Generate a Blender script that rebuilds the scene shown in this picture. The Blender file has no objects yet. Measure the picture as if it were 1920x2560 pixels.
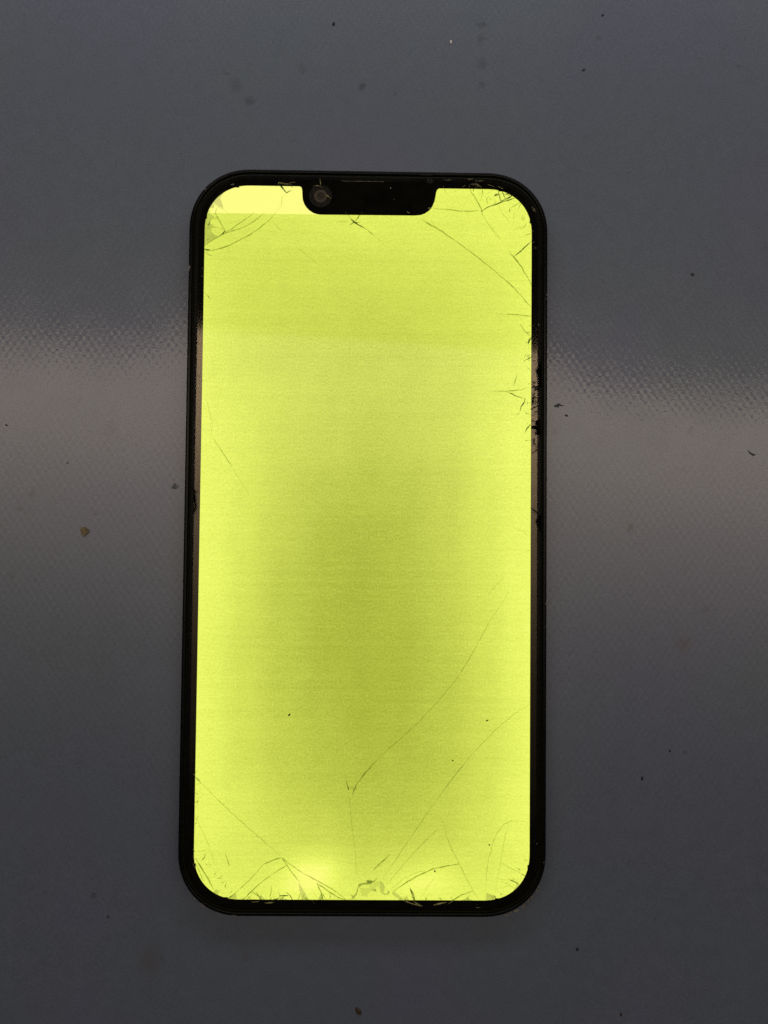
import bpy, bmesh, math, random
from mathutils import Vector, Matrix, Euler
random.seed(7)
MM = 0.001
H = 4.2                                   # height of the phone's glass above the mat, mm
scene = bpy.context.scene
col = scene.collection

# ------------------------------------------------------------------ camera
CAM_LOC = Vector((1.43205, -0.76335, H + 165.0292))
CAM_ROT = Euler((0.0356220, -0.0131086, 0.0096110), 'XYZ')
FPX = 2100.0                              # focal length in pixels of the 1920 x 2560 photograph
cd = bpy.data.cameras.new('camera'); cam = bpy.data.objects.new('camera', cd); col.objects.link(cam)
cam.location = CAM_LOC * MM; cam.rotation_euler = CAM_ROT
cd.sensor_fit = 'VERTICAL'; cd.sensor_height = 36.0; cd.sensor_width = 27.0
cd.lens = 36.0 * FPX / 2560.0; cd.clip_start = 0.005; cd.clip_end = 20
scene.camera = cam

# ------------------------------------------------------------------ world, lamps, exposure
world = bpy.data.worlds.new('World'); scene.world = world; world.use_nodes = True
bg = world.node_tree.nodes['Background']
bg.inputs[0].default_value = (0.80, 0.90, 1.0, 1); bg.inputs[1].default_value = 0.02

def area(name, loc, rot, sx, sy, power, color):
    ld = bpy.data.lights.new(name, 'AREA'); ld.shape = 'RECTANGLE'; ld.size = sx; ld.size_y = sy
    ld.energy = power; ld.color = color
    o = bpy.data.objects.new(name, ld); col.objects.link(o); o.location = loc; o.rotation_euler = rot
    return o
# long warm ceiling strip, bright along its far edge and dying off towards the near one
strip = area('ceiling_strip_lamp', (0.0, -0.045, 0.904), (0, 0, math.radians(-3.2)), 1.7, 0.60, 12.9, (1.0, 0.82, 0.65))
ld = strip.data; ld.use_nodes = True
nt = ld.node_tree; em = nt.nodes['Emission']
geo = nt.nodes.new('ShaderNodeNewGeometry'); sep = nt.nodes.new('ShaderNodeSeparateXYZ'); rmp = nt.nodes.new('ShaderNodeValToRGB')
nt.links.new(geo.outputs['Parametric'], sep.inputs[0]); nt.links.new(sep.outputs[1], rmp.inputs[0])
cr = rmp.color_ramp; cr.interpolation = 'LINEAR'
cr.elements[0].position = 0.0; cr.elements[0].color = (0, 0, 0, 1)
cr.elements[1].position = 1.0; cr.elements[1].color = (1, 1, 1, 1)
for ps, vv in ((0.30, 0.055), (0.46, 0.17), (0.66, 0.41), (0.85, 0.84)):
    e_ = cr.elements.new(ps); e_.color = (vv, vv, vv, 1)
nt.links.new(rmp.outputs[0], em.inputs['Strength'])
# added fill lamp beyond the top of the mat, brightening that end
area('top_fill_lamp', (0.02, 0.43, 0.25), (0, 0, 0), 0.7, 0.22, 1.5, (0.96, 0.97, 0.96))

scene.view_settings.view_transform = 'Standard'; scene.view_settings.look = 'None'
scene.view_settings.exposure = 0.0; scene.view_settings.gamma = 1.0; scene.view_settings.use_curve_mapping = False
scene.cycles.use_denoising = False
scene.cycles.max_bounces = 8; scene.cycles.transparent_max_bounces = 16

# ------------------------------------------------------------------ helpers
RM = CAM_ROT.to_matrix()
def ray(px, py, z):                       # photograph pixel -> point (mm) on the level plane at height z
    d = RM @ Vector(((px - 960) / FPX, -(py - 1280) / FPX, -1.0))
    t = (z - CAM_LOC.z) / d.z
    p = CAM_LOC + d * t
    return (p.x, p.y)
REG = {'A': (470, 410, 5.184), 'B': (740, 410, 4.484), 'C': (1060, 420, 5.027), 'D': (1230, 860, 4.425),
       'E': (820, 2130, 5.53), 'F': (1100, 2100, 5.925), 'G': (450, 2080, 4.1475), 'H': (440, 1900, 8.295),
       'I': (900, 1400, 3.318), 'J': (900, 1900, 3.318), 'K': (430, 1900, 3.318), 'L': (430, 700, 3.16),
       'N': (1200, 700, 3.16), 'O': (440, 400, 3.456), 'Q': (920, 400, 3.456), 'S': (0, 0, 1.0),
       'U': (0, 650, 2.95), 'V': (1360, 650, 2.95)}
def src(reg, x, y):
    ox, oy, s = REG[reg]; return (ox + x / s, oy + y / s)
def onglass(reg, pts, z=None):
    return [ray(*src(reg, x, y), H if z is None else z) for x, y in pts]

def lin(c):
    return tuple(((v / 255) / 12.92 if v / 255 <= 0.04045 else ((v / 255 + 0.055) / 1.055) ** 2.4) for v in c) + (1.0,)

def new_mat(name):
    m = bpy.data.materials.new(name); m.use_nodes = True
    n = m.node_tree; n.nodes.clear()
    out = n.nodes.new('ShaderNodeOutputMaterial')
    return m, n, out
class NB:
    """small node builder"""
    def __init__(self, nt): self.nt = nt
    def n(self, t, **kw):
        nd = self.nt.nodes.new(t)
        for k, v in kw.items(): setattr(nd, k, v)
        return nd
    def put(self, sock, v):
        if hasattr(v, 'is_linked') or isinstance(v, bpy.types.NodeSocket): self.nt.links.new(v, sock)
        else: sock.default_value = v
    def math(self, op, a, b=None, c=None, clamp=False):
        nd = self.n('ShaderNodeMath', operation=op, use_clamp=clamp)
        self.put(nd.inputs[0], a)
        if b is not None: self.put(nd.inputs[1], b)
        if c is not None: self.put(nd.inputs[2], c)
        return nd.outputs[0]
    def vmath(self, op, a, b=None):
        nd = self.n('ShaderNodeVectorMath', operation=op)
        self.put(nd.inputs[0], a)
        if b is not None: self.put(nd.inputs[1], b)
        return nd
    def noise(self, vec, scale, detail=2, rough=0.5):
        nd = self.n('ShaderNodeTexNoise'); self.put(nd.inputs['Vector'], vec)
        nd.inputs['Scale'].default_value = scale; nd.inputs['Detail'].default_value = detail; nd.inputs['Roughness'].default_value = rough
        return nd.outputs[0]
    def maprange(self, v, a, b, c, d, smooth=True):
        nd = self.n('ShaderNodeMapRange', interpolation_type='SMOOTHSTEP' if smooth else 'LINEAR')
        self.put(nd.inputs['Value'], v)
        for k, x in zip(('From Min', 'From Max', 'To Min', 'To Max'), (a, b, c, d)): self.put(nd.inputs[k], x)
        return nd.outputs[0]
    def mix(self, fac, a, b, blend='MIX'):
        nd = self.n('ShaderNodeMix', data_type='RGBA', blend_type=blend)
        self.put(nd.inputs[0], fac); self.put(nd.inputs[6], a); self.put(nd.inputs[7], b)
        return nd.outputs[2]

def principled(name, base, rough=0.5, spec=0.5, metallic=0.0, noise=0.0, nscale=2.0, bump=0.0):
    m, n, out = new_mat(name); b = NB(n)
    p = b.n('ShaderNodeBsdfPrincipled'); n.links.new(p.outputs[0], out.inputs[0])
    p.inputs['Roughness'].default_value = rough; p.inputs['Specular IOR Level'].default_value = spec; p.inputs['Metallic'].default_value = metallic
    tc = b.n('ShaderNodeTexCoord'); v = b.vmath('SCALE', tc.outputs['Object']); v.inputs[3].default_value = 1000.0
    f = b.noise(v.outputs[0], nscale, 3)
    lo = tuple(c * (1 - noise) for c in base[:3]) + (1,); hi = tuple(min(1, c * (1 + noise)) for c in base[:3]) + (1,)
    n.links.new(b.mix(b.maprange(f, 0.3, 0.7, 0, 1), lo, hi), p.inputs['Base Color'])
    if bump:
        bp = b.n('ShaderNodeBump'); bp.inputs['Strength'].default_value = 1.0; bp.inputs['Distance'].default_value = bump * MM
        n.links.new(f, bp.inputs['Height']); n.links.new(bp.outputs[0], p.inputs['Normal'])
    return m

def link_obj(name, bm, mat, parent=None, smooth=False):
    me = bpy.data.meshes.new(name)
    bmesh.ops.recalc_face_normals(bm, faces=bm.faces)
    bm.to_mesh(me); bm.free()
    me.transform(Matrix.Scale(MM, 4))
    me.materials.append(mat)
    if smooth:
        for p in me.polygons: p.use_smooth = True
    o = bpy.data.objects.new(name, me); col.objects.link(o)
    if parent: o.parent = parent
    return o
def tag(o, label, cat, group=None):
    o['label'] = label; o['category'] = cat
    if group: o['group'] = group
    return o

def plate_bm(loops, z0, z1):
    """flat piece with real thickness between z0 and z1; loops[1:] are holes"""
    bm = bmesh.new(); edges = []
    for lp in loops:
        vs = [bm.verts.new((x, y, z0)) for x, y in lp]
        for i in range(len(vs)): edges.append(bm.edges.new((vs[i], vs[(i + 1) % len(vs)])))
    r = bmesh.ops.triangle_fill(bm, edges=edges, use_beauty=True, use_dissolve=False)
    faces = [f for f in r['geom'] if isinstance(f, bmesh.types.BMFace)]
    e = bmesh.ops.extrude_face_region(bm, geom=faces)
    for v in [g for g in e['geom'] if isinstance(g, bmesh.types.BMVert)]: v.co.z = z1
    return bm
def rounded(x0, x1, y0, y1, a, n, steps=20):
    """rounded rectangle, corners as superellipse quarters of extent a, counter-clockwise from the right bottom"""
    pts = []
    for cx, cy, q in ((x1 - a, y0 + a, 3), (x1 - a, y1 - a, 0), (x0 + a, y1 - a, 1), (x0 + a, y0 + a, 2)):
        for i in range(steps + 1):
            t = math.radians(90 * q + 90 * i / steps); c, s = math.cos(t), math.sin(t)
            pts.append((cx + a * math.copysign(abs(c) ** (2 / n), c), cy + a * math.copysign(abs(s) ** (2 / n), s)))
    return pts
def inset(pts, d):
    out = []; N = len(pts)
    for i in range(N):
        a, b = Vector(pts[i - 1]), Vector(pts[(i + 1) % N]); t = (b - a).normalized()
        out.append((pts[i][0] - t.y * d, pts[i][1] + t.x * d))
    return out
def sweep_bm(outline, profile, cap_first=True, cap_last=True):
    bm = bmesh.new(); rings = []
    for d, z in profile:
        rings.append([bm.verts.new((x, y, z)) for x, y in (inset(outline, d) if d else outline)])
    for r, s in zip(rings, rings[1:]):
        for i in range(len(r)):
            j = (i + 1) % len(r); bm.faces.new((r[i], r[j], s[j], s[i]))
    if cap_first: bm.faces.new(rings[0])
    if cap_last: bm.faces.new(rings[-1])
    return bm

# ------------------------------------------------------------------ the mat
def mat_material():
    m, n, out = new_mat('silicone_mat'); b = NB(n)
    p = b.n('ShaderNodeBsdfPrincipled'); n.links.new(p.outputs[0], out.inputs[0])
    tc = b.n('ShaderNodeTexCoord'); sc_ = b.vmath('SCALE', tc.outputs['Object']); sc_.inputs[3].default_value = 1000.0
    P = sc_.outputs[0]
    xyz = b.n('ShaderNodeSeparateXYZ'); n.links.new(P, xyz.inputs[0])
    # colour: blue-grey silicone with faint cloudy discolouring and fine mottling
    cloud = b.noise(P, 0.022, 3, 0.55); fine = b.noise(P, 3.2, 2, 0.7); mid = b.noise(P, 0.35, 3, 0.6)
    base = b.mix(b.maprange(cloud, 0.35, 0.65, 0, 1), (0.081, 0.1015, 0.134, 1), (0.085, 0.0985, 0.145, 1))
    k = b.math('ADD', b.math('MULTIPLY', b.math('SUBTRACT', fine, 0.5), 0.75), b.math('MULTIPLY', b.math('SUBTRACT', mid, 0.5), 0.22))
    k = b.math('ADD', k, 1.0)
    kv = b.n('ShaderNodeCombineXYZ')
    for i in range(3): n.links.new(k, kv.inputs[i])
    base = b.mix(1.0, base, kv.outputs[0], 'MULTIPLY')
    # scattered pin-prick grime
    vor = b.n('ShaderNodeTexVoronoi'); n.links.new(P, vor.inputs['Vector']); vor.inputs['Scale'].default_value = 0.17
    vs = b.n('ShaderNodeSeparateColor'); n.links.new(vor.outputs['Color'], vs.inputs[0])
    wob = b.math('ADD', vor.outputs['Distance'], b.math('MULTIPLY', b.math('SUBTRACT', b.noise(P, 1.6, 2), 0.5), 0.10))
    rad = b.math('MULTIPLY', b.math('POWER', vs.outputs[0], 3.0), 0.10)
    dot = b.math('MULTIPLY', b.math('LESS_THAN', wob, rad), b.maprange(vs.outputs[1], 0.0, 1.0, 0.1, 0.5))
    base = b.mix(dot, base, (0.035, 0.038, 0.045, 1))
    # stains with a shape of their own
    nz = b.n('ShaderNodeTexNoise'); n.links.new(P, nz.inputs['Vector']); nz.inputs['Scale'].default_value = 0.8; nz.inputs['Detail'].default_value = 4
    w = b.vmath('SUBTRACT', nz.outputs[1], (0.5, 0.5, 0.5)); w2 = b.vmath('SCALE', w.outputs[0]); w2.inputs[3].default_value = 2.2
    PW = b.vmath('ADD', P, w2.outputs[0]).outputs[0]
    dark = (0.030, 0.034, 0.042, 1); brown = (0.075, 0.055, 0.045, 1)
    for px, py, rx, ry, st, c in ((906, 217, 9, 12, .75, dark), (590, 212, 15, 20, .35, dark), (625, 252, 12, 12, .5, dark), (566, 184, 10, 6, .4, dark),
                                  (755, 172, 10, 14, .32, dark), (1205, 62, 13, 8, .6, dark), (1203, 98, 10, 14, .42, dark), (1206, 160, 12, 16, .4, dark),
                                  (1204, 215, 8, 8, .45, dark), (1573, 1322, 9, 14, .75, dark), (1704, 1609, 22, 20, .40, brown), (1764, 1524, 10, 10, .35, dark),
                                  (375, 2400, 30, 42, .30, brown), (616, 2392, 12, 12, .35, brown), (83, 1236, 8, 8, .6, dark), (49, 1270, 9, 8, .4, dark),
                                  (200, 1000, 8, 10, .4, dark), (280, 1070, 18, 22, .28, dark), (240, 1284, 9, 6, .45, dark), (1725, 1075, 7, 14, .6, dark),
                                  (1706, 1173, 9, 6, .5, dark), (1387, 1080, 12, 8, .5, dark), (1500, 1100, 12, 8, .25, dark), (30, 1440, 8, 8, .4, dark)):
        x, y = ray(px, py, 0)
        d = b.vmath('SUBTRACT', PW, (x, y, 0)); d = b.vmath('MULTIPLY', d.outputs[0], (12.4 / rx, 12.4 / ry, 0))
        ln = b.vmath('LENGTH', d.outputs[0]).outputs['Value']
        base = b.mix(b.maprange(ln, 0.2, 1.5, st, 0.0), base, c)
    n.links.new(base, p.inputs['Base Color'])
    # woven dimples: staggered grid of shallow bumps, some worn away
    ax = b.math('COSINE', b.math('MULTIPLY', xyz.outputs[0], 2 * math.pi / 1.55))
    ay = b.math('COSINE', b.math('MULTIPLY', xyz.outputs[1], math.pi / 1.19))
    worn = b.maprange(b.noise(P, 0.42, 3, 0.75), 0.36, 0.62, 0.05, 1.45)
    hgt = b.math('MULTIPLY', b.math('MULTIPLY', ax, ay), worn)
    hgt = b.math('MULTIPLY', hgt, 0.0046)
    hgt = b.math('ADD', hgt, b.math('MULTIPLY', b.noise(P, 1.1, 2, 0.6), 0.010))
    bp = b.n('ShaderNodeBump'); bp.inputs['Strength'].default_value = 1.0; bp.inputs['Distance'].default_value = MM
    n.links.new(hgt, bp.inputs['Height']); n.links.new(bp.outputs[0], p.inputs['Normal'])
    p.inputs['Roughness'].default_value = 0.42; p.inputs['Specular IOR Level'].default_value = 0.40
    n.links.new(b.maprange(b.noise(P, 0.12, 3), 0.3, 0.7, 0.11, 0.15), p.inputs['Coat Roughness'])
    p.inputs['Coat Weight'].default_value = 0.62; n.links.new(bp.outputs[0], p.inputs['Coat Normal'])
    return m
def wave(x, y):                            # the mat does not lie quite flat
    r = max(0.0, min(1.0, (abs(x) - 34) / 14)); r = r * r * (3 - 2 * r)
    a = -(0.39 + 0.13 * max(0, min(1, (x + 40) / 120)))
    return r * a * math.sin((y - 33 + 0.05 * x) * 2 * math.pi / 150.0) - r * 0.05
bm = bmesh.new(); NX, NY = 90, 110; SX, SY = 360.0, 420.0
g = [[bm.verts.new((-SX / 2 + SX * i / NX, -SY / 2 + SY * j / NY, 0)) for i in range(NX + 1)] for j in range(NY + 1)]
for row in g:
    for v in row: v.co.z = wave(v.co.x, v.co.y) - 0.02
for j in range(NY):
    for i in range(NX): bm.faces.new((g[j][i], g[j][i + 1], g[j + 1][i + 1], g[j + 1][i]))
mat_o = link_obj('work_mat', bm, mat_material(), smooth=True)
mat_o['kind'] = 'structure'

# ------------------------------------------------------------------ phone materials
M_frame = principled('black_frame', (0.003, 0.003, 0.003), 0.22, 0.10, noise=0.4, nscale=1.2, bump=0.004)
M_body = principled('black_body', (0.008, 0.008, 0.008), 0.5, 0.3, noise=0.3)
M_mask = principled('black_ink', (0.0022, 0.0021, 0.0010), 0.07, 0.58, noise=0.5, nscale=0.4, bump=0.0005)
M_mask.node_tree.nodes['Principled BSDF'].inputs['Specular Tint'].default_value = (1.0, 0.80, 0.50, 1)  # warm reflection tint stands in for yellow screen light leaking into the bezel
M_gasket = principled('black_gasket', (0.0022, 0.0021, 0.0012), 0.6, 0.03, noise=0.5, nscale=0.6)
M_ring = principled('camera_ring', (0.058, 0.046, 0.034), 0.6, 0.1, noise=0.25, nscale=3)
M_halo = principled('camera_window', (0.006, 0.005, 0.003), 0.5, 0.1, noise=0.6, nscale=1.0)
M_lens = principled('camera_lens', (0.014, 0.012, 0.006), 0.4, 0.2, noise=0.3)
M_mesh = principled('earpiece_mesh', (0.004, 0.004, 0.002), 0.7, 0.03, noise=0.5, nscale=6)
M_slotedge = principled('earpiece_edge_highlight', (0.085, 0.07, 0.045), 0.5, 0.3, noise=0.7, nscale=1.2)  # pale colour paints the highlight along the slot's lower edge

def glass_material(name, rough, k_):
    m, n, out = new_mat(name); b = NB(n)
    tr = b.n('ShaderNodeBsdfTransparent'); tr.inputs[0].default_value = (1, 1, 1, 1)
    gl = b.n('ShaderNodeBsdfGlossy'); gl.inputs['Roughness'].default_value = rough
    fr = b.n('ShaderNodeFresnel'); fr.inputs[0].default_value = 1.52
    geo = b.n('ShaderNodeNewGeometry')
    f = b.math('MULTIPLY', b.math('MULTIPLY', fr.outputs[0], k_), b.math('SUBTRACT', 1.0, geo.outputs['Backfacing']))
    mx = b.n('ShaderNodeMixShader'); n.links.new(f, mx.inputs[0]); n.links.new(tr.outputs[0], mx.inputs[1]); n.links.new(gl.outputs[0], mx.inputs[2])
    n.links.new(mx.outputs[0], out.inputs[0])
    return m
M_glass = glass_material('cover_glass', 0.05, 0.36); M_glass_edge = glass_material('worn_glass_edge', 0.3, 0.10)

def crack_material(name, tint, diff=0.06, dcol=(0.25, 0.25, 0.12, 1), flat=False):
    m, n, out = new_mat(name); b = NB(n)
    tc = b.n('ShaderNodeTexCoord'); v = b.vmath('SCALE', tc.outputs['Object']); v.inputs[3].default_value = 1000.0
    f = b.maprange(b.noise(v.outputs[0], 0.9, 3, 0.6), 0.32, 0.68, 0, 1)
    ka, kb = (1.08, 0.92) if flat else (1.35, 0.6)
    lo = tuple(max(0, 1 - (1 - c) * ka) for c in tint) + (1,); hi = tuple(1 - (1 - c) * kb for c in tint) + (1,)
    tr = b.n('ShaderNodeBsdfTransparent'); n.links.new(b.mix(f, lo, hi), tr.inputs[0])
    df = b.n('ShaderNodeBsdfDiffuse'); df.inputs[0].default_value = dcol
    mx = b.n('ShaderNodeMixShader'); mx.inputs[0].default_value = diff
    n.links.new(tr.outputs[0], mx.inputs[1]); n.links.new(df.outputs[0], mx.inputs[2]); n.links.new(mx.outputs[0], out.inputs[0])
    return m
TONE = {'l': crack_material('crack_long', (0.74, 0.76, 0.62)), 'f': crack_material('crack_faint', (0.80, 0.82, 0.70)), 'm': crack_material('crack_mid', (0.50, 0.55, 0.36)),
        'd': crack_material('crack_dark', (0.26, 0.30, 0.17)), 'k': crack_material('crack_black', (0.05, 0.05, 0.03), 0.5, (0.004, 0.004, 0.003, 1)),
        'y': principled('crack_painted_glint', (0.20, 0.19, 0.07), 0.6, 0.2, noise=0.8, nscale=1.5),  # pale yellow colour stands for screen light caught in the cracks
        's': crack_material('shard_clear', (0.84, 0.845, 0.86), 0.015, flat=True), 't': crack_material('shard_soft', (0.92, 0.925, 0.92), 0.02, flat=True),
        'n': crack_material('shard_dull', (0.72, 0.74, 0.70), 0.02, flat=True),
        'g': principled('chipped_edge', (0.10, 0.09, 0.07), 0.5, 0.3, noise=0.9, nscale=2.5, bump=0.05)}

# ------------------------------------------------------------------ display light
def display_material():
    m, n, out = new_mat('lit_display'); b = NB(n)
    em = b.n('ShaderNodeEmission'); n.links.new(em.outputs[0], out.inputs[0])
    at = b.n('ShaderNodeAttribute', attribute_name='backlight')
    tc = b.n('ShaderNodeTexCoord'); v = b.vmath('SCALE', tc.outputs['Object']); v.inputs[3].default_value = 1000.0
    P = v.outputs[0]; xyz = b.n('ShaderNodeSeparateXYZ'); n.links.new(P, xyz.inputs[0])
    stretch = b.vmath('MULTIPLY', P, (0.30, 1.6, 1)).outputs[0]
    fib = b.noise(stretch, 1.7, 3, 0.65); grain = b.noise(P, 2.6, 2, 0.6); blot = b.noise(P, 0.16, 2, 0.5)
    scan = b.noise(b.vmath('MULTIPLY', P, (0.012, 1.0, 1)).outputs[0], 0.9, 2, 0.6)
    d = b.math('MULTIPLY', b.math('SUBTRACT', fib, 0.5), 0.34)
    d = b.math('ADD', d, b.math('MULTIPLY', b.math('SUBTRACT', grain, 0.5), 0.72))
    d = b.math('ADD', d, b.math('MULTIPLY', b.math('SUBTRACT', blot, 0.5), 0.16))
    d = b.math('ADD', d, b.math('MULTIPLY', b.math('SUBTRACT', scan, 0.5), 0.17))
    val = b.math('ADD', at.outputs['Fac'], d)
    rp = b.n('ShaderNodeValToRGB'); n.links.new(b.math('MULTIPLY', val, 0.8, clamp=True), rp.inputs[0])
    cr = rp.color_ramp; e = cr.elements
    stops = ((0.0, (166, 178, 58)), (0.2, (186, 198, 71)), (0.4, (205, 216, 84)), (0.6, (221, 233, 93)), (0.8, (238, 250, 104)), (1.0, (255, 255, 128)))
    e[0].position, e[0].color = stops[0][0], lin(stops[0][1]); e[1].position, e[1].color = stops[-1][0], lin(stops[-1][1])
    for ps, c in stops[1:-1]:
        x = e.new(ps); x.color = lin(c)
    # beside the notch the top film is missing: a brighter, yellower window of bare backlight
    x1, y0 = ray(815, 533, H)
    edge = b.math('ADD', xyz.outputs[1], b.math('MULTIPLY', b.math('SUBTRACT', b.noise(P, 0.5, 2), 0.5), 0.12))
    win = b.math('MULTIPLY', b.maprange(edge, y0 - 0.10, y0 + 0.10, 0, 1), b.maprange(xyz.outputs[0], x1 - 0.5, x1 + 0.5, 1, 0))
    colr = b.mix(win, rp.outputs[0], lin((255, 255, 136)))
    n.links.new(colr, em.inputs[0]); em.inputs[1].default_value = 1.0
    return m

# ------------------------------------------------------------------ the phone
phone = bpy.data.objects.new('smartphone', None); col.objects.link(phone); phone.empty_display_size = 0.02
tag(phone, 'black smartphone with notched, cracked screen glowing plain yellow-green, lying on grey mat', 'smartphone')
W2, H2 = 71.5 / 2, 146.7 / 2
outer = rounded(-W2, W2, -H2, H2, 12.2, 2.1, 24)
# outer frame: hollow rim with a rounded shoulder
frame = link_obj('frame', sweep_bm(outer, [(0.5, 0.25), (0.12, 0.4), (0.0, 0.8), (0.0, H - 0.75), (0.06, H - 0.4), (0.2, H - 0.2), (0.36, H - 0.13), (0.66, H - 0.13), (0.76, H - 0.18), (0.80, H - 0.35), (0.80, H - 1.4)], True, True), M_frame, phone, smooth=False)
for p_ in frame.data.polygons: p_.use_smooth = len(p_.vertices) == 4
link_obj('back_cover', sweep_bm(inset(outer, 0.9), [(0.6, 0.02), (0.15, 0.06), (0.0, 0.2), (0.0, 0.245)]), M_body, phone)

# screen opening traced on the glass
tl, tr_ = ray(509.5, 460, H), ray(1331, 470, H)
bl, br = ray(484, 2253, H), ray(1325, 2254, H)
sx0, sx1 = (tl[0] + bl[0]) / 2, (tr_[0] + br[0]) / 2
sy1, sy0 = (tl[1] + tr_[1]) / 2, (bl[1] + br[1]) / 2
scr = rounded(sx0, sx1, sy0, sy1, 8.9, 2.15, 20)
notch_l = [(742, 461.5), (748, 461.8), (752, 464), (754, 468.5), (755, 476), (755.2, 484), (756.2, 496), (759.5, 506), (765, 515), (773, 523), (783, 529.5), (793, 532.6), (803, 533.5)]
notch_r = [(1038, 535.8), (1052, 534.5), (1063, 530.5), (1074, 523), (1082, 512), (1087, 500), (1089.5, 488), (1091, 478), (1093.5, 471.5), (1098, 467.8), (1105, 467)]
notch = onglass('S', notch_l) + onglass('S', notch_r)
top = max(y for _, y in scr)
notch = [(x, min(y, top)) for x, y in notch]
# walk the outline (counter-clockwise: along the top it runs right to left) and splice the notch in
loop = []; done = False
for i, p_ in enumerate(scr):
    loop.append(p_); q = scr[(i + 1) % len(scr)]
    if not done and abs(p_[1] - top) < 1e-6 and abs(q[1] - top) < 1e-6 and p_[0] > 0 > q[0]:
        loop += list(reversed(notch)); done = True
assert done
mask_out = inset(outer, 1.95)
bezel = link_obj('bezel', plate_bm([mask_out, loop], H - 0.68, H - 0.62), M_mask, phone)
link_obj('gasket', plate_bm([inset(outer, 1.05), inset(outer, 2.1)], H - 0.73, H - 0.69), M_gasket, phone)

# display panel: grid carrying the uneven backlight of the edge LEDs
US = (0, .05, .13, .25, .38, .5, .62, .75, .87, .95, 1)
TAB = ((0.00, (0.95, 0.95, 0.95, 0.95, 0.95, 0.95, 0.95, 0.95, 0.97, 0.98, 1.00)),
       (0.06, (0.80, 0.76, 0.74, 0.74, 0.76, 0.80, 0.80, 0.82, 0.88, 0.92, 0.96)),
       (0.12, (0.78, 0.68, 0.62, 0.60, 0.60, 0.62, 0.64, 0.70, 0.78, 0.86, 0.94)),
       (0.19, (0.84, 0.72, 0.62, 0.53, 0.49, 0.47, 0.51, 0.58, 0.70, 0.84, 0.94)),
       (0.24, (0.84, 0.74, 0.62, 0.51, 0.46, 0.42, 0.46, 0.55, 0.70, 0.84, 0.94)),
       (0.29, (0.90, 0.80, 0.70, 0.58, 0.49, 0.43, 0.45, 0.54, 0.73, 0.88, 0.96)),
       (0.36, (0.92, 0.89, 0.76, 0.54, 0.42, 0.36, 0.39, 0.52, 0.79, 0.96, 0.96)),
       (0.43, (0.96, 0.91, 0.74, 0.47, 0.30, 0.23, 0.28, 0.44, 0.74, 0.94, 0.98)),
       (0.50, (0.98, 0.93, 0.72, 0.40, 0.19, 0.12, 0.20, 0.41, 0.72, 0.94, 1.00)),
       (0.57, (1.00, 0.93, 0.68, 0.35, 0.15, 0.08, 0.17, 0.38, 0.70, 0.94, 1.00)),
       (0.65, (1.00, 0.91, 0.64, 0.33, 0.14, 0.06, 0.12, 0.34, 0.66, 0.92, 1.00)),
       (0.73, (1.00, 0.89, 0.64, 0.35, 0.18, 0.08, 0.12, 0.30, 0.61, 0.88, 1.00)),
       (0.80, (1.00, 0.91, 0.68, 0.40, 0.24, 0.14, 0.16, 0.33, 0.60, 0.86, 1.00)),
       (0.86, (0.98, 0.93, 0.76, 0.50, 0.34, 0.24, 0.25, 0.40, 0.67, 0.92, 1.00)),
       (0.91, (0.94, 0.91, 0.80, 0.62, 0.50, 0.38, 0.38, 0.52, 0.73, 0.94, 1.00)),
       (0.95, (0.92, 0.84, 0.80, 0.76, 0.80, 0.58, 0.62, 0.74, 0.78, 0.90, 0.98)),
       (1.00, (0.92, 0.90, 0.88, 0.90, 0.95, 0.86, 0.90, 0.92, 0.90, 0.94, 0.98)))
def interp(xs, ys, x):
    for a in range(len(xs) - 1):
        if x <= xs[a + 1]:
            t = (x - xs[a]) / (xs[a + 1] - xs[a]); t = max(0, min(1, t)); t = 0.5 * t + 0.5 * t * t * (3 - 2 * t)
            return ys[a] * (1 - t) + ys[a + 1] * t
    return ys[-1]
def glow(u, v):
    b = interp([r[0] for r in TAB], [interp(US, r[1], u) for r in TAB], v)
    for cu, cv, su, sv, k in ((.355, .965, .075, .022, .42), (.30, .985, .05, .02, .15), (.69, .972, .075, .018, .30), (.62, .985, .05, .015, .1)):
        b += k * math.exp(-((u - cu) / su) ** 2 - ((v - cv) / sv) ** 2)
    return b
bm = bmesh.new(); NX, NY = 84, 176; lay = bm.verts.layers.float.new('backlight')
dx0, dx1, dy0, dy1 = sx0 - 0.4, sx1 + 0.4, sy0 - 0.4, sy1 + 0.4
g = []
for j in range(NY + 1):
    r = []
    for i in range(NX + 1):
        x = dx0 + (dx1 - dx0) * i / NX; y = dy0 + (dy1 - dy0) * j / NY
        v = bm.verts.new((x, y, H - 0.74)); v[lay] = glow((x - sx0) / (sx1 - sx0), (sy1 - y) / (sy1 - sy0)); r.append(v)
    g.append(r)
def inside(x, y):                          # keep the panel's corners rounded, under the bezel
    ax, ay = abs(x - (sx0 + sx1) / 2) - ((dx1 - dx0) / 2 - 6.5), abs(y - (sy0 + sy1) / 2) - ((dy1 - dy0) / 2 - 6.5)
    return not (ax > 0 and ay > 0 and math.hypot(ax, ay) > 6.5)
for j in range(NY):
    for i in range(NX):
        q = (g[j][i], g[j][i + 1], g[j + 1][i + 1], g[j + 1][i])
        if all(inside(v.co.x, v.co.y) for v in q): bm.faces.new(q)
for v in [v for v in bm.verts if not v.link_faces]: bm.verts.remove(v)
display = link_obj('display_panel', bm, display_material(), phone)
display['label'] = 'lit yellow-green display panel, duller in the middle'

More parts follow.
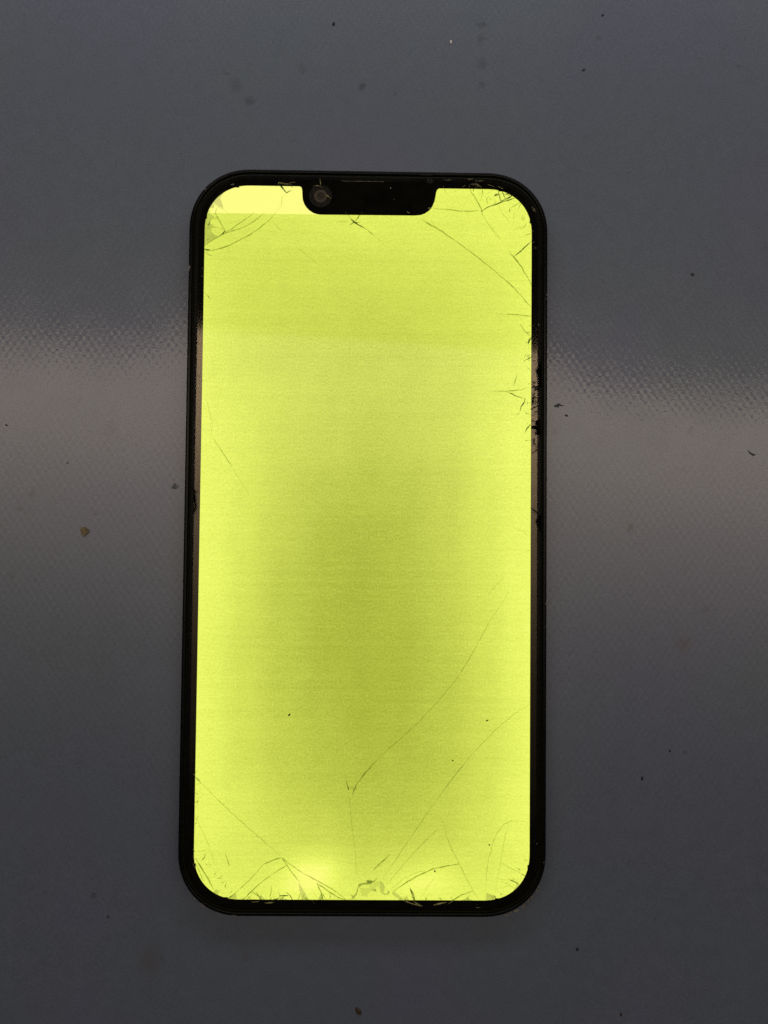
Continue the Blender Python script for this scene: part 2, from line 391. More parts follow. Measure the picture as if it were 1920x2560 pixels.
# front camera and earpiece inside the notch, under the glass
def ring_bm(c, r0, r1, z0, z1, n=40):
    f = lambda r: [(c[0] + r * math.cos(2 * math.pi * i / n), c[1] + r * math.sin(2 * math.pi * i / n)) for i in range(n)]
    return plate_bm([f(r1), f(r0)] if r0 else [f(r1)], z0, z1)
cc = ray(801, 487, H); k = 1 / 12.72
camera_part = link_obj('front_camera', ring_bm(cc, 0, 29 * k, H - 0.615, H - 0.605), M_halo, phone)
link_obj('camera_ring', ring_bm(cc, 9.5 * k, 16.5 * k, H - 0.604, H - 0.575), M_ring, camera_part)
link_obj('lens', ring_bm(cc, 0, 9.3 * k, H - 0.604, H - 0.585), M_lens, camera_part)
ear = link_obj('earpiece', plate_bm([onglass('B', [(500, 130), (1290, 142), (1290, 160), (1270, 185), (1000, 190), (520, 182), (500, 165)])], H - 0.615, H - 0.60), M_mesh, phone)
link_obj('earpiece_edge_highlight', plate_bm([onglass('B', [(505, 168), (560, 176), (700, 177), (985, 180), (985, 184), (700, 182), (560, 181), (500, 175)])], H - 0.598, H - 0.585), M_slotedge, ear)
link_obj('sensor_window', plate_bm([onglass('B', [(1470, 130), (1530, 135), (1535, 195), (1500, 205), (1465, 185)])], H - 0.615, H - 0.60), M_halo, phone)
link_obj('top_seam', plate_bm([onglass('B', [(1392, 92), (1535, 96), (1532, 128), (1398, 124)])], H - 0.128, H - 0.10), M_halo, phone)

# cover glass with a rolled edge
glass = link_obj('cover_glass', sweep_bm(inset(outer, 0.95), [(0, H - 0.5), (0.0, H - 0.42), (0.05, H - 0.25), (0.2, H - 0.12), (0.45, H - 0.045), (0.75, H - 0.010), (1.0, H)]), M_glass, phone)
glass.data.materials.append(M_glass_edge)
for p_ in glass.data.polygons:
    p_.use_smooth = len(p_.vertices) == 4; p_.material_index = 1 if p_.use_smooth else 0

# ------------------------------------------------------------------ cracks: slender ridges standing in the glass surface
def crack(reg, pts, w=2.0, tone='m', jag=0.5):
    s = [src(reg, x, y) for x, y in pts]
    out = []
    for a, b in zip(s, s[1:]):
        L = math.hypot(b[0] - a[0], b[1] - a[1]); n = max(1, int(L / 9))
        for i in range(n):
            t = i / n; jx = random.gauss(0, jag) if (i or out) else 0; jy = random.gauss(0, jag) if (i or out) else 0
            out.append((a[0] + (b[0] - a[0]) * t + jx, a[1] + (b[1] - a[1]) * t + jy))
    out.append(s[-1])
    P = [ray(x, y, H) for x, y in out]; N = len(P); hw = w * k / 2 * 1.3
    bm = bmesh.new(); rows = []
    for i in range(N):
        a, b = Vector(P[max(0, i - 1)]), Vector(P[min(N - 1, i + 1)]); t = (b - a).normalized()
        e = min(i, N - 1 - i) / max(1, N - 1) * 2
        ww = hw * (0.35 + 0.65 * min(1, e * 2.5)) * random.uniform(0.75, 1.25)
        x, y = P[i]
        rows.append([bm.verts.new((x - t.y * ww, y + t.x * ww, H + 0.004)), bm.verts.new((x, y, H + 0.02)), bm.verts.new((x + t.y * ww, y - t.x * ww, H + 0.004))])
    for r, q in zip(rows, rows[1:]):
        bm.faces.new((r[0], r[1], q[1], q[0])); bm.faces.new((r[1], r[2], q[2], q[1]))
    return link_obj('crack', bm, TONE[tone], glass)
def shard(reg, pts, tone='s', z=0.0, th=0.05, name='shard', parent=None):
    o = link_obj(name, plate_bm([onglass(reg, pts)], H + 0.006 + z, H + 0.006 + z + th), TONE[tone], parent or glass)
    return o

# top left corner
for pts, w, t in (([(205, 1068), (300, 1000), (400, 940), (500, 885), (620, 805), (740, 720), (858, 628)], 1.6, 'm'),
                  ([(500, 890), (640, 850), (760, 800), (880, 725), (990, 628)], 1.6, 'm'),
                  ([(230, 1125), (330, 1115), (480, 1075), (650, 1000), (800, 915), (930, 830), (1060, 720), (1140, 622)], 2.0, 'm'),
                  ([(1140, 622), (1210, 530), (1220, 430), (1290, 380)], 1.2, 'f'),
                  ([(200, 1095), (235, 1110), (285, 1112)], 3.4, 'd'), ([(210, 1125), (260, 1135)], 2, 'm'),
                  ([(380, 690), (430, 780), (490, 885)], 1.8, 'm'), ([(490, 885), (470, 870), (465, 895), (395, 942)], 2.6, 'd'),
                  ([(465, 850), (410, 832)], 1.6, 'm'), ([(345, 690), (385, 690), (392, 710), (340, 705)], 2.2, 'm'), ([(372, 565), (355, 640), (380, 690)], 1.6, 'm'),
                  ([(460, 580), (520, 650), (560, 690)], 1.2, 'f'), ([(322, 502), (390, 560), (465, 585)], 1.2, 'f'),
                  ([(1185, 240), (1210, 285), (1250, 345), (1278, 378), (1340, 340)], 3.0, 'd'), ([(1180, 240), (1240, 250), (1330, 262)], 2.6, 'y'),
                  ([(1170, 262), (1180, 235)], 2.6, 'y'), ([(1300, 245), (1355, 310)], 4.0, 'd'), ([(1320, 240), (1345, 285)], 2.0, 'y'), ([(1330, 238), (1400, 238)], 1.6, 'y'),
                  ([(1215, 420), (1220, 445)], 2.2, 'm'), ([(1090, 740), (1210, 862)], 1.1, 'f'), ([(1400, 1080), (1560, 1200)], 1.2, 'f')):
    crack('A', pts, w, t)
shard('A', [(500, 322), (415, 440), (440, 500), (462, 580), (390, 545), (322, 500), (348, 545), (322, 580), (300, 565), (265, 580), (262, 560), (330, 455), (420, 368)])
shard('A', [(258, 628), (340, 682), (335, 700), (295, 730), (288, 770), (345, 810), (400, 830), (310, 828), (300, 880), (345, 915), (395, 940), (300, 1005), (216, 1062), (214, 900), (218, 760), (235, 670)])
for pts in ([(195, 325), (240, 315), (225, 335)], [(540, 270), (600, 250), (590, 275)]): shard('A', pts, 'g', -0.05, 0.02, 'chip')
for pts, w, t in (([(268, 160), (272, 215), (268, 250)], 1.6, 'y'), ([(330, 340), (360, 365), (390, 385)], 1.8, 'y'), ([(190, 250), (240, 240), (300, 270)], 1.4, 'y')): crack('B', pts, w, t)
# below the notch
for pts, w, t in (([(560, 545), (610, 600), (655, 650)], 1.4, 'm'), ([(735, 545), (690, 605), (655, 650)], 2.0, 'd'), ([(600, 610), (650, 650), (720, 690), (760, 715)], 2.6, 'd'),
                  ([(600, 685), (650, 655), (710, 655)], 2.0, 'd'), ([(655, 650), (640, 630)], 4.5, 'd'), ([(655, 655), (680, 668)], 4.0, 'd'),
                  ([(450, 655), (540, 650), (600, 650)], 1.2, 'f'), ([(720, 690), (800, 740), (870, 800)], 1.3, 'm'), ([(775, 545), (760, 570)], 1.4, 'm'),
                  ([(555, 540), (565, 548)], 2.4, 'y'), ([(730, 548), (745, 540)], 2.4, 'y'), ([(1245, 535), (1275, 552)], 3.0, 'y'), ([(1480, 495), (1510, 490)], 3.0, 'y'),
                  ([(1395, 615), (1440, 640), (1660, 760)], 1.4, 'm')):
    crack('B', pts, w, t)
for pts, w, t in (([(500, 545), (640, 620), (820, 745), (1000, 880), (1150, 1005), (1260, 1106)], 1.7, 'm'), ([(0, 620), (60, 660), (140, 720)], 1.2, 'f'),
                  ([(1220, 790), (1330, 930), (1415, 1080)], 1.6, 'm'), ([(1000, 490), (1060, 590), (1140, 690)], 1.2, 'f')):
    crack('Q', pts, w, t)
for pts, w, t in (([(1060, 760), (1200, 880), (1290, 945)], 1.1, 'f'), ([(850, 555), (910, 610)], 1.1, 'f'), ([(1420, 720), (1445, 700)], 1.8, 'm'), ([(1300, 900), (1400, 770)], 1, 'f')):
    crack('O', pts, w, t)
# top right corner
for pts, w, t in (([(115, 508), (240, 515), (390, 535), (560, 545), (690, 535)], 1.8, 'm'), ([(60, 508), (100, 505)], 3.0, 'y'),
                  ([(570, 240), (600, 300), (660, 400), (725, 530), (735, 600)], 2.0, 'm'), ([(735, 600), (800, 690), (900, 810), (960, 910)], 1.3, 'f'),
                  ([(725, 540), (800, 490), (920, 450), (1000, 420), (1100, 390), (1180, 365)], 2.6, 'd'), ([(715, 545), (735, 530)], 4.5, 'd'),
                  ([(725, 235), (735, 290), (745, 355)], 2.0, 'm'), ([(710, 240), (730, 265)], 4.0, 'd'), ([(765, 335), (830, 300), (890, 265)], 1.4, 'f'), ([(740, 280), (800, 262)], 1.2, 'f'),
                  ([(880, 350), (905, 335), (945, 332)], 4.0, 'd'), ([(930, 290), (945, 340), (965, 420)], 2.2, 'd'), ([(975, 260), (1000, 330), (1035, 410)], 2.0, 'd'),
                  ([(880, 350), (885, 430)], 1.3, 'f'), ([(1010, 335), (1060, 320), (1100, 300)], 2.4, 'd'), ([(960, 420), (1010, 405), (1080, 370), (1140, 325)], 2.6, 'd'),
                  ([(1040, 410), (1100, 350), (1130, 320)], 1.8, 'm'), ([(1040, 330), (1075, 355)], 1.4, 'm'), ([(950, 330), (1000, 315)], 1.4, 'm'),
                  ([(1090, 500), (1150, 465), (1225, 425)], 1.8, 'm'), ([(1180, 515), (1225, 430)], 1.8, 'm'), ([(920, 460), (1000, 590), (1075, 680)], 1.5, 'f'), ([(1060, 480), (1095, 520)], 1.2, 'f'),
                  ([(1200, 770), (1255, 740), (1290, 700)], 1.7, 'm'), ([(1130, 775), (1170, 745), (1255, 742)], 1.2, 'f'), ([(1230, 765), (1260, 800)], 1.2, 'f'), ([(1270, 850), (1355, 815)], 1.4, 'm'),
                  ([(1130, 1112), (1220, 1040), (1300, 965), (1360, 905)], 2.4, 'd'), ([(1065, 1045), (1180, 1180), (1260, 1290)], 1.6, 'm'),
                  ([(245, 228), (260, 280), (290, 325)], 1.4, 'm'), ([(380, 292), (400, 288)], 2.0, 'm'),
                  ([(650, 200), (720, 238)], 2.4, 'y'), ([(800, 205), (880, 235)], 2.4, 'y'), ([(480, 238), (520, 218)], 2.0, 'y'), ([(560, 225), (580, 240)], 2.4, 'y'), ([(870, 270), (910, 240)], 3.4, 'd'),
                  ([(240, 225), (250, 236)], 2.4, 'y'), ([(1350, 900), (1365, 890)], 2.4, 'y'), ([(1360, 800), (1380, 785)], 2.0, 'y'), ([(1365, 940), (1390, 925)], 2, 'y'),
                  ([(990, 262), (960, 240), (930, 232)], 2.0, 'y'), ([(1080, 300), (1130, 330), (1180, 352)], 3.2, 'k'), ([(640, 245), (700, 225)], 2, 'y')):
    crack('C', pts, w, t)
for pts in ([(540, 135), (610, 130), (620, 150), (560, 152)], [(640, 150), (760, 155), (700, 175), (650, 170)], [(240, 150), (360, 145), (300, 165)],
            [(1350, 480), (1400, 520), (1410, 560), (1370, 545)], [(560, 205), (650, 185), (700, 210), (630, 222)], [(1385, 990), (1430, 1005), (1400, 1020)], [(1540, 815), (1556, 812), (1552, 826)], [(1530, 1176), (1545, 1172), (1545, 1186)]):
    link_obj('chip', plate_bm([onglass('C', pts)], H + 0.004, H + 0.012), principled('dusty_chip', (0.045, 0.038, 0.018), 0.7, 0.2, noise=0.9, nscale=2.0), glass)
# right side
for pts, w, t in (([(205, 0), (300, 95), (410, 222)], 1.7, 'm'), ([(200, 270), (300, 275), (410, 288)], 1.8, 'm'), ([(120, 268), (200, 270)], 1.1, 'f'), ([(380, 0), (412, 60)], 1.4, 'f'),
                  ([(315, 345), (350, 400), (400, 445)], 1.6, 'm'), ([(412, 445), (390, 470), (380, 510)], 3.4, 'd'), ([(355, 500), (385, 492)], 2.4, 'd'),
                  ([(350, 615), (365, 580)], 2.2, 'm'), ([(340, 642), (375, 625), (412, 605)], 2.2, 'd'), ([(385, 510), (380, 550)], 1.4, 'f'), ([(295, 740), (282, 790), (265, 835)], 2.2, 'm'),
                  ([(110, 880), (200, 878), (330, 868), (378, 845)], 1.8, 'm'), ([(200, 880), (240, 895), (290, 920), (345, 935)], 1.8, 'm'), ([(245, 895), (285, 915)], 6.0, 'd'),
                  ([(355, 935), (350, 965), (325, 1000), (315, 1040)], 3.2, 'd'), ([(345, 970), (330, 995)], 4.5, 'd'), ([(285, 1068), (315, 1050)], 2.2, 'm'), ([(235, 980), (215, 1010)], 1.2, 'f'),
                  ([(350, 1035), (365, 1055), (400, 1060)], 1.4, 'm'), ([(355, 1205), (375, 1170), (400, 1140)], 2.6, 'd'), ([(370, 1130), (400, 1150)], 1.4, 'm'), ([(375, 1210), (395, 1228)], 1.2, 'f'),
                  ([(300, 1980), (340, 1985), (395, 2040)], 1.3, 'f'), ([(260, 1940), (300, 1975)], 1.1, 'f'), ([(370, 2140), (395, 2138)], 1.6, 'm'), ([(365, 1895), (385, 1893)], 1.4, 'm')):
    crack('N', pts, w, t)
for pts, w in (([(450, 185), (500, 190)], 2), ([(470, 220), (500, 215)], 2), ([(460, 270), (500, 285), (495, 250)], 2.5), ([(455, 340), (462, 342)], 3), ([(445, 415), (470, 410), (470, 425), (500, 420)], 2.5),
               ([(445, 470), (470, 465), (480, 480), (540, 460), (510, 500), (470, 500)], 4.0), ([(445, 560), (480, 540), (470, 520)], 3), ([(450, 600), (475, 580), (500, 600)], 3), ([(460, 560), (455, 640), (450, 680)], 2.2),
               ([(480, 590), (485, 650)], 2.5), ([(495, 600), (497, 650)], 2.2), ([(450, 630), (525, 640)], 2.0), ([(440, 660), (500, 655)], 2.6), ([(420, 725), (470, 700), (525, 675)], 2.6), ([(475, 745), (500, 748)], 4.5),
               ([(445, 780), (490, 780)], 2), ([(440, 840), (480, 855)], 5), ([(440, 918), (490, 918)], 6), ([(445, 960), (485, 985)], 1.8), ([(445, 1055), (470, 1050), (470, 1090), (495, 1135)], 2.4), ([(495, 1135), (490, 1180), (455, 1200)], 1.8),
               ([(450, 1195), (468, 1200)], 4), ([(440, 1810), (480, 1850), (515, 1885)], 2.2), ([(470, 500), (520, 490)], 2.5), ([(462, 430), (462, 460)], 2)):
    crack('D', pts, w, 'k')
for pts in ([(482, 850), (535, 835), (537, 1005), (488, 998), (492, 940), (440, 934), (442, 902), (490, 905)], [(495, 280), (545, 185), (548, 480), (522, 470), (508, 370)],
            [(512, 1902), (548, 1884), (550, 2080), (528, 2060), (515, 2030), (490, 1960)]):
    shard('D', pts, 'k', 0, 0.02, 'chip')
# left side
for pts, w, t in (([(255, 95), (285, 130), (310, 155)], 1.5, 'm'), ([(330, 1255), (390, 1350), (475, 1475)], 1.7, 'm'), ([(475, 1475), (430, 1500), (400, 1520)], 1.1, 'f'), ([(475, 1475), (560, 1620), (610, 1700)], 1.1, 'f'),
                  ([(270, 930), (300, 1060), (318, 1130), (305, 1240)], 1.3, 'f'), ([(190, 480), (210, 495)], 2, 'k'), ([(195, 755), (225, 758)], 2, 'k'), ([(155, 1640), (180, 1670), (175, 1720), (185, 1790), (165, 1850)], 3, 'k'), ([(180, 1670), (205, 1672)], 2, 'k')):
    crack('L', pts, w, t)
# long cracks of the lower half
for pts, w, t in (([(1240, 260), (1160, 380), (1075, 510), (1000, 650), (900, 830), (820, 960), (740, 1060), (620, 1200), (500, 1330), (350, 1470), (240, 1565), (100, 1700), (0, 1820)], 1.5, 'l'),
                  ([(1195, 145), (1060, 285)], 1.1, 'f'), ([(1400, 1200), (1290, 1270), (1110, 1420), (900, 1645), (760, 1820), (640, 1985)], 1.4, 'l'), ([(870, 580), (825, 710)], 1.0, 'f')):
    crack('I', pts, w, t, 0.35)
for pts, w, t in (([(0, 165), (60, 90), (145, 0)], 1.5, 'l'), ([(640, 325), (700, 240), (880, 10)], 1.3, 'f'), ([(640, 325), (570, 425), (470, 570), (340, 760), (190, 985)], 1.5, 'l'),
                  ([(690, 535), (560, 650), (400, 820), (290, 950), (215, 1040)], 1.4, 'l'), ([(465, 570), (480, 560)], 2.2, 'm'), ([(680, 490), (720, 640), (795, 805), (870, 960), (940, 1090), (995, 1170)], 1.5, 'l'),
                  ([(820, 862), (720, 878), (600, 905), (480, 960), (370, 1025), (275, 1090)], 2.4, 'm'), ([(550, 920), (470, 930), (360, 985), (250, 1080)], 1.5, 'l'), ([(110, 915), (150, 875), (250, 780)], 2.4, 'm'),
                  ([(1400, 522), (1330, 508), (1250, 508), (1190, 535), (1140, 600), (1100, 690), (1070, 810), (1050, 930), (1042, 1090)], 1.5, 'l'), ([(1240, 520), (1205, 620), (1175, 790), (1150, 940), (1120, 1110)], 1.4, 'f'),
                  ([(1170, 850), (1230, 890), (1340, 945)], 1.5, 'l'), ([(1340, 945), (1385, 968)], 3.0, 'd'), ([(940, 1085), (840, 1120), (720, 1195)], 2.0, 'm'), ([(730, 1195), (780, 1165)], 2.4, 'y'), ([(610, 1203), (715, 1180)], 2.6, 'y'),
                  ([(415, 1065), (435, 1110), (455, 1170)], 4.0, 'd'), ([(400, 1030), (418, 1068)], 1.2, 'f'), ([(625, 970), (605, 995), (560, 1050), (500, 1150)], 1.3, 'f'), ([(1165, 1005), (1230, 1030), (1285, 1070)], 1.5, 'l'),
                  ([(1150, 990), (1250, 995), (1340, 995)], 1.1, 'f'), ([(1245, 995), (1290, 1012), (1320, 1030)], 3.2, 'd'), ([(1100, 1120), (1125, 1135), (1120, 1155)], 2.6, 'd'), ([(440, 1170), (520, 1215)], 2.4, 'y'), ([(360, 1165), (430, 1190), (500, 1212)], 2.0, 'y')):
    crack('J', pts, w, t, 0.35)
for pts, w, t in (([(195, 140), (240, 190)], 3.6, 'm'), ([(240, 190), (340, 290), (480, 425), (640, 570), (780, 690), (910, 805)], 1.8, 'l'), ([(205, 200), (245, 195)], 2.0, 'm'), ([(205, 250), (235, 270)], 1.4, 'm'), ([(205, 313), (242, 313)], 2.0, 'm'),
                  ([(248, 300), (262, 285)], 1.6, 'm'), ([(203, 395), (213, 365)], 1.6, 'm'), ([(205, 490), (250, 590), (290, 670), (330, 780), (355, 870)], 1.4, 'f'), ([(205, 760), (290, 748)], 1.4, 'f'),
                  ([(440, 780), (460, 820), (475, 890)], 2.0, 'm'), ([(458, 830), (472, 870)], 2.6, 'd'), ([(910, 808), (840, 830), (755, 868)], 2.2, 'm'), ([(910, 808), (1000, 940), (1060, 1010)], 1.8, 'm'),
                  ([(910, 808), (980, 865), (1085, 938)], 2.0, 'm'), ([(1085, 938), (1200, 1000), (1330, 1070), (1450, 1160)], 1.8, 'm'), ([(950, 875), (835, 945)], 2.2, 'm'), ([(835, 945), (720, 1030), (600, 1150)], 1.7, 'm'),
                  ([(755, 870), (640, 1000), (530, 1100)], 1.5, 'm'), ([(530, 1100), (455, 1155)], 2.0, 'm'), ([(195, 815), (245, 900), (300, 985), (345, 1075)], 2.6, 'm'), ([(200, 860), (235, 940), (262, 1010)], 1.8, 'm'),
                  ([(1445, 175), (1460, 215), (1465, 250)], 2.4, 'd'), ([(1460, 232), (1490, 225), (1515, 235), (1540, 190), (1600, 110), (1659, 50)], 1.8, 'm'), ([(1500, 235), (1508, 260), (1495, 290)], 2.0, 'd'), ([(1515, 235), (1525, 215)], 3.4, 'd'),
                  ([(1435, 90), (1445, 175)], 1.1, 'f'), ([(1465, 250), (1480, 420), (1500, 620), (1520, 750)], 1.3, 'f'), ([(1520, 750), (1530, 960)], 1.1, 'f'), ([(1460, 215), (1462, 240)], 3.4, 'd'),
                  ([(1200, 1020), (1300, 1090), (1380, 1140), (1460, 1170)], 2.2, 'm'), ([(1200, 1020), (1240, 1100), (1285, 1165)], 2.0, 'm'), ([(1232, 1080), (1255, 1165)], 2.0, 'm'), ([(1340, 1115), (1350, 1155)], 1.8, 'm'), ([(1155, 1070), (1220, 1160)], 1.2, 'f'),
                  ([(820, 1040), (825, 1080), (810, 1150)], 1.5, 'm'), ([(885, 1070), (890, 1120)], 1.5, 'm'), ([(890, 1125), (965, 1125)], 2.6, 'd'), ([(893, 1125), (900, 1165)], 3.4, 'd'), ([(925, 1128), (905, 1155)], 2.6, 'd'), ([(820, 1165), (890, 1145)], 3.6, 'd'),
                  ([(660, 1090), (720, 1130), (745, 1165)], 2.6, 'm'), ([(695, 1090), (735, 1150)], 1.6, 'm'), ([(580, 1160), (605, 1145)], 4.5, 'd'), ([(605, 1145), (660, 1085)], 1.6, 'm'), ([(620, 1160), (665, 1120)], 1.4, 'm'),
                  ([(1050, 1078), (1062, 1085)], 3, 'd'), ([(180, 115), (192, 130)], 2.4, 'y'), ([(180, 240), (196, 245)], 2.6, 'y'), ([(178, 465), (190, 462)], 2.2, 'y'), ([(170, 740), (190, 760)], 3.0, 'y'), ([(170, 790), (185, 830)], 2.2, 'y'), ([(175, 860), (190, 900)], 2.2, 'y'),
                  ([(770, 1185), (850, 1180)], 3.0, 'y'), ([(780, 1190), (830, 1186)], 2.0, 'y'), ([(660, 1180), (720, 1175)], 1.8, 'y'), ([(1450, 1165), (1470, 1190)], 4.5, 'k'), ([(1160, 1165), (1180, 1190)], 2.0, 'y')):
    crack('K', pts, w, t, 0.35)
shard('G', [(485, 694), (580, 626), (590, 700), (588, 708)]); shard('G', [(1230, 520), (1290, 620), (1345, 714), (1260, 714), (1243, 600)])
shard('G', [(330, 640), (375, 590), (400, 605), (425, 600), (402, 625), (395, 660), (455, 675), (440, 690), (370, 660)], 's')
shard('F', [(688, 778), (805, 832), (832, 880), (675, 905)]); shard('F', [(1130, 640), (1195, 668), (1140, 740), (1075, 790), (1100, 715), (1128, 680)])
shard('E', [(420, 440), (540, 415), (530, 385), (575, 385), (630, 400), (690, 350), (650, 405), (580, 448), (470, 455), (430, 490), (415, 480)], 'n', 0.0)
shard('E', [(582, 452), (640, 415), (712, 402), (712, 470), (680, 480), (610, 530), (545, 585), (540, 622), (460, 600), (440, 492), (500, 502), (560, 500)], 't')
shard('E', [(735, 400), (770, 440), (785, 480), (770, 560), (800, 575), (850, 560), (845, 585), (790, 595), (745, 580), (722, 540), (715, 470), (714, 402)], 's')
shard('E', [(880, 570), (910, 545), (980, 590), (1070, 680), (985, 662)], 's'); shard('E', [(410, 492), (425, 490), (400, 580), (365, 640), (270, 658), (340, 635), (305, 585), (355, 605), (390, 560)], 'n')
shard('E', [(600, 520), (660, 505), (672, 550), (655, 545)], 'n', 0.06); shard('E', [(535, 395), (625, 400), (590, 432), (548, 425)], 'n', 0.06)
shard('E', [(818, 545), (845, 530), (852, 560), (825, 565)], 'n', 0.06)
# fine splintering that feathers in from the broken edges
def feather(x0, y0, x1, y1, n, dirs, lmin, lmax):
    for i in range(n):
        t = (i + random.uniform(0, 0.9)) / n; a = math.radians(random.uniform(*dirs)); L = random.uniform(lmin, lmax) * random.uniform(0.4, 1)
        px, py = x0 + (x1 - x0) * t, y0 + (y1 - y0) * t
        mid = (px + math.cos(a) * L * 0.5 + random.gauss(0, 1.8), py - math.sin(a) * L * 0.5 + random.gauss(0, 1.8))
        crack('S', [(px, py), mid, (px + math.cos(a + 0.25) * L, py - math.sin(a + 0.25) * L)], random.uniform(1.0, 2.2), random.choice('fmmmd'))
feather(600, 2252, 830, 2252, 15, (35, 145), 10, 34); feather(985, 2252, 1240, 2252, 11, (40, 140), 8, 26)
feather(496, 2140, 580, 2240, 8, (-20, 60), 8, 26); feather(1322, 2150, 1255, 2238, 7, (110, 190), 8, 26)
feather(1180, 468, 1320, 545, 13, (200, 290), 10, 36); feather(1326, 800, 1324, 1110, 10, (120, 230), 8, 26); feather(520, 520, 512, 640, 5, (-40, 40), 8, 22)
feather(488, 1930, 487, 2080, 5, (-50, 40), 8, 20)
for pts in ([(645, 2251), (652, 2236), (664, 2251)], [(700, 2251), (706, 2243), (722, 2251)], [(1010, 2251), (1016, 2238), (1024, 2251)], [(1150, 2251), (1172, 2244), (1180, 2251)],
            [(795, 2251), (802, 2232), (812, 2251)], [(1262, 485), (1276, 482), (1280, 494)], [(1316, 890), (1324, 884), (1324, 902)], [(866, 1958), (870, 1968), (872, 1976), (869, 1972)], [(883, 1976), (889, 1967), (892, 1970), (886, 1979)]):
    shard('S', pts, 's', 0.012)
# splintered rim: bottom right and bottom left corners, and nicks along the sides
for pts in ([(930, 1140), (1010, 1112), (1090, 1060), (1100, 1045), (1010, 1095), (950, 1120)], [(1085, 1060), (1130, 1070), (1190, 1015), (1160, 1010), (1120, 1030)], [(1195, 1010), (1240, 1005), (1290, 960), (1250, 950), (1215, 985)],
            [(1270, 945), (1330, 900), (1370, 850), (1400, 790), (1350, 840), (1290, 910)], [(1395, 790), (1440, 760), (1465, 705), (1435, 730)], [(1455, 690), (1472, 670), (1468, 705)], [(1525, 330), (1545, 318), (1545, 345)], [(1420, 45), (1445, 50), (1430, 65)], [(530, 1000), (560, 990), (595, 1002), (555, 1010)]):
    link_obj('chip', plate_bm([onglass('F', pts, H - 0.1)], H - 0.12, H - 0.03), TONE['g'], frame)
for pts in ([(200, 735), (230, 745), (270, 775), (240, 770)], [(140, 680), (160, 690), (150, 700)], [(530, 858), (580, 862), (570, 872), (540, 870)]):
    link_obj('chip', plate_bm([onglass('G', pts, H - 0.1)], H - 0.125, H - 0.09), TONE['g'], frame)
for reg, x, y, s in (('O', 115, 920, 5), ('O', 108, 945, 3), ('N', 530, 115, 2.2), ('N', 524, 150, 2), ('N', 463, 355, 3), ('I', 1543, 363, 2), ('I', 1543, 560, 2), ('B', 1060, 270, 2.4), ('B', 1100, 397, 1.6), ('O', 225, 1003, 2.4), ('O', 228, 935, 2)):
    px, py = src(reg, x, y)
    pts = [(px + s * random.uniform(.5, 1) * math.cos(a) * .7, py + s * random.uniform(.6, 1.2) * math.sin(a)) for a in [i * math.pi / 3 for i in range(6)]]
    on_rim = reg in ('N', 'I') and x > 500 or x < 120
    zz = (H - 0.125, H - 0.09) if on_rim else (H + 0.004, H + 0.02)
    link_obj('dust_speck', plate_bm([onglass('S', pts)], *zz), TONE['g'], frame if on_rim else glass)

# ------------------------------------------------------------------ loose debris
M_crumb = principled('dark_crumb', (0.016, 0.016, 0.018), 0.6, 0.3, noise=0.5, nscale=3)
M_grey = principled('grey_crumb', (0.048, 0.054, 0.064), 0.7, 0.2, noise=0.5, nscale=3)
M_pale = principled('pale_scrap', (0.095, 0.105, 0.115), 0.7, 0.2, noise=0.5, nscale=2)
M_white = principled('white_crumb', (0.55, 0.52, 0.50), 0.6, 0.3, noise=0.2, nscale=3)
M_chip = principled('brown_flake', (0.115, 0.085, 0.040), 0.5, 0.3, noise=0.35, nscale=1.2, bump=0.05)
M_rust = principled('brown_crumb', (0.045, 0.028, 0.018), 0.7, 0.2, noise=0.5, nscale=2)
def crumb(px, py, w, h, ang, mat, label, cat='crumb', z=None):
    """low rough lump w x h pixels, lying on the mat or on the glass"""
    bm = bmesh.new(); bmesh.ops.create_icosphere(bm, subdivisions=2, radius=1.0)
    x, y = ray(px, py, 0 if z is None else z); base = (wave(x, y) - 0.02) if z is None else z + 0.003
    rx, ry = w * k / 2, h * k / 2; rz = 0.45 * min(rx, ry)
    for v in bm.verts:
        j = random.uniform(0.72, 1.18)
        if abs(v.co.x) > 0.8: j *= 1.15
        v.co = Vector((v.co.x * rx * j, v.co.y * ry * j, max(0, (v.co.z * 0.5 + 0.5)) * 2 * rz * random.uniform(.8, 1.1)))
    bm.transform(Matrix.Rotation(math.radians(ang), 4, 'Z'))
    o = link_obj('crumb', bm, mat); o.location = (x * MM, y * MM, base * MM)
    return tag(o, label, cat)
crumb(834, 60, 7, 9, -20, M_crumb, 'tiny black crumb alone on the mat above the phone notch')
crumb(1127, 105, 6, 10, 0, M_white, 'small white fleck on the mat beyond the phone top')
crumb(1606, 1946, 5, 12, -8, M_crumb, 'upright black sliver on dark mat off the long edge near the splintered corner')
crumb(1675, 1877, 4, 7, 0, M_crumb, 'tiny dark speck just past the upright black sliver on mat')
crumb(1444, 2375, 6, 9, 12, M_crumb, 'dark oval crumb on the mat off the splintered phone corner')
crumb(269, 2293, 6, 9, -15, M_grey, 'faint grey crumb on mat off the unsplintered bottom corner of phone')
crumb(896, 2527, 11, 24, 35, M_rust, 'slanted brown crumb on mat off the phone end opposite the notch')
crumb(1554, 2539, 6, 10, 0, M_rust, 'small dark brown crumb on mat, farther out than the dark oval crumb')
crumb(1507, 38, 7, 6, 20, M_grey, 'round grey speck on mat out beyond the flattened grey speck')
crumb(1460, 173, 8, 6, 30, M_grey, 'flattened grey speck on mat between white fleck and phone corner')
crumb(1734, 684, 8, 8, 35, M_grey, 'grey slanted crumb on mat above the dotted sheen')
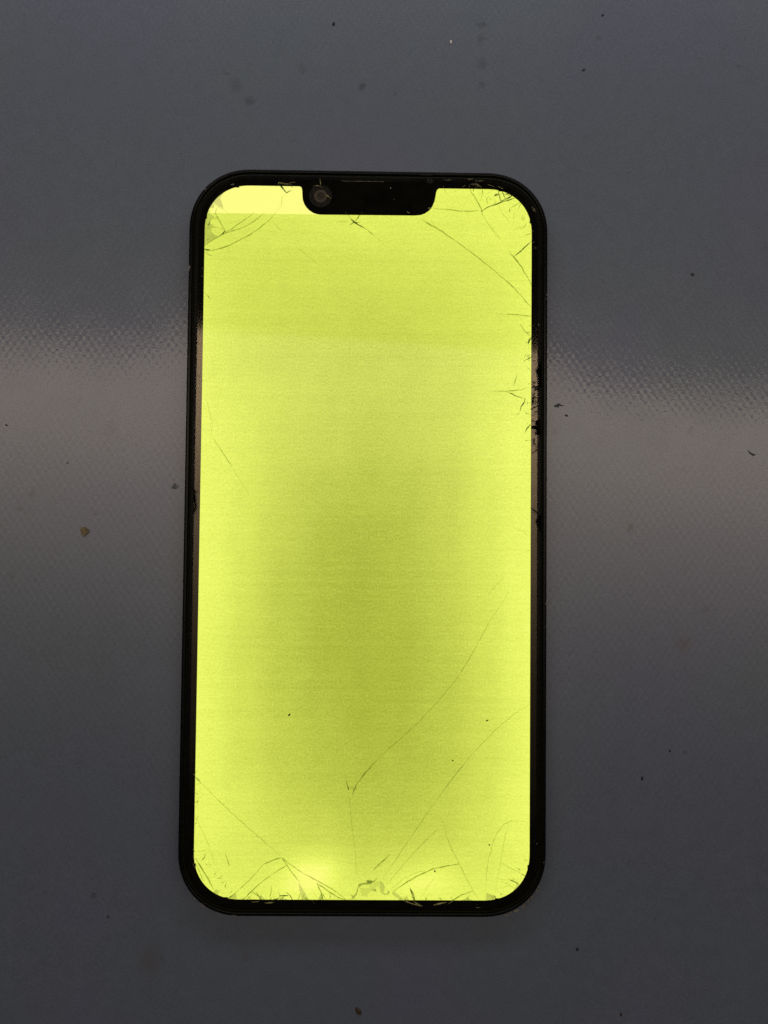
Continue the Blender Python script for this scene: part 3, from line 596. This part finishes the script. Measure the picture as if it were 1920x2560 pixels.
crumb(17, 1063, 7, 4, -20, M_crumb, 'black speck in the warm sheen on mat, brown flake side')
crumb(170, 1158, 5, 3, 0, M_crumb, 'tiny black dash on mat above the brown flake')
crumb(723, 1787, 3.5, 8, -40, M_crumb, 'black bent crumb lying on the lit screen', z=H)
crumb(1218, 1801, 7, 3, 25, M_rust, 'short dark hair-like crumb on the lit screen between two long cracks', z=H)
crumb(1132, 1901, 4, 4, 0, M_rust, 'pinhead brown speck on screen beside long diagonal crack', z=H)
crumb(1223, 2112, 4, 4, 0, M_rust, 'pinhead brown speck on screen inside the arched corner crack', z=H)
crumb(1087, 2178, 3.5, 5, 0, M_rust, 'pinhead brown speck on screen above the chipped bottom edge', z=H)
def flake(name, reg, pts, th, mat, label, cat):
    pp = [ray(*src(reg, x, y), 0) for x, y in pts]
    z = max(wave(*q) for q in pp) - 0.02
    o = link_obj(name, plate_bm([pp], z, z + th), mat)
    return tag(o, label, cat)
flake('glass_flake', 'U', [(598, 1988), (608, 1972), (622, 1968), (640, 1977), (668, 1992), (648, 1998), (668, 2004), (642, 2024), (624, 2040), (610, 2026)], 0.25, M_chip, 'brown pointed flake on the bare mat, widest of the loose debris', 'flake')
flake('scrap', 'V', [(72, 1076), (90, 1066), (104, 1056), (116, 1060), (124, 1068), (150, 1073), (130, 1077), (114, 1074), (108, 1088), (96, 1082), (84, 1086)], 0.10, M_grey, 'ragged dark scrap on mat touching the dotted sheen beside the phone', 'scrap')
flake('scrap', 'V', [(150, 1142), (165, 1138), (178, 1150), (172, 1156), (158, 1150)], 0.12, M_crumb, 'small dark scrap just below the ragged one beside the phone', 'scrap')
flake('scrap', 'V', [(1500, 1405), (1530, 1425), (1560, 1438), (1540, 1446), (1515, 1430)], 0.08, M_grey, 'thin bent grey sliver lying in the warm sheen on the mat', 'scrap')
flake('scrap', 'U', [(1262, 1684), (1278, 1655), (1294, 1646), (1300, 1660), (1322, 1668), (1312, 1676), (1298, 1674), (1308, 1690), (1284, 1690)], 0.10, M_pale, 'pale grey scrap on mat close against the phone edge', 'scrap')
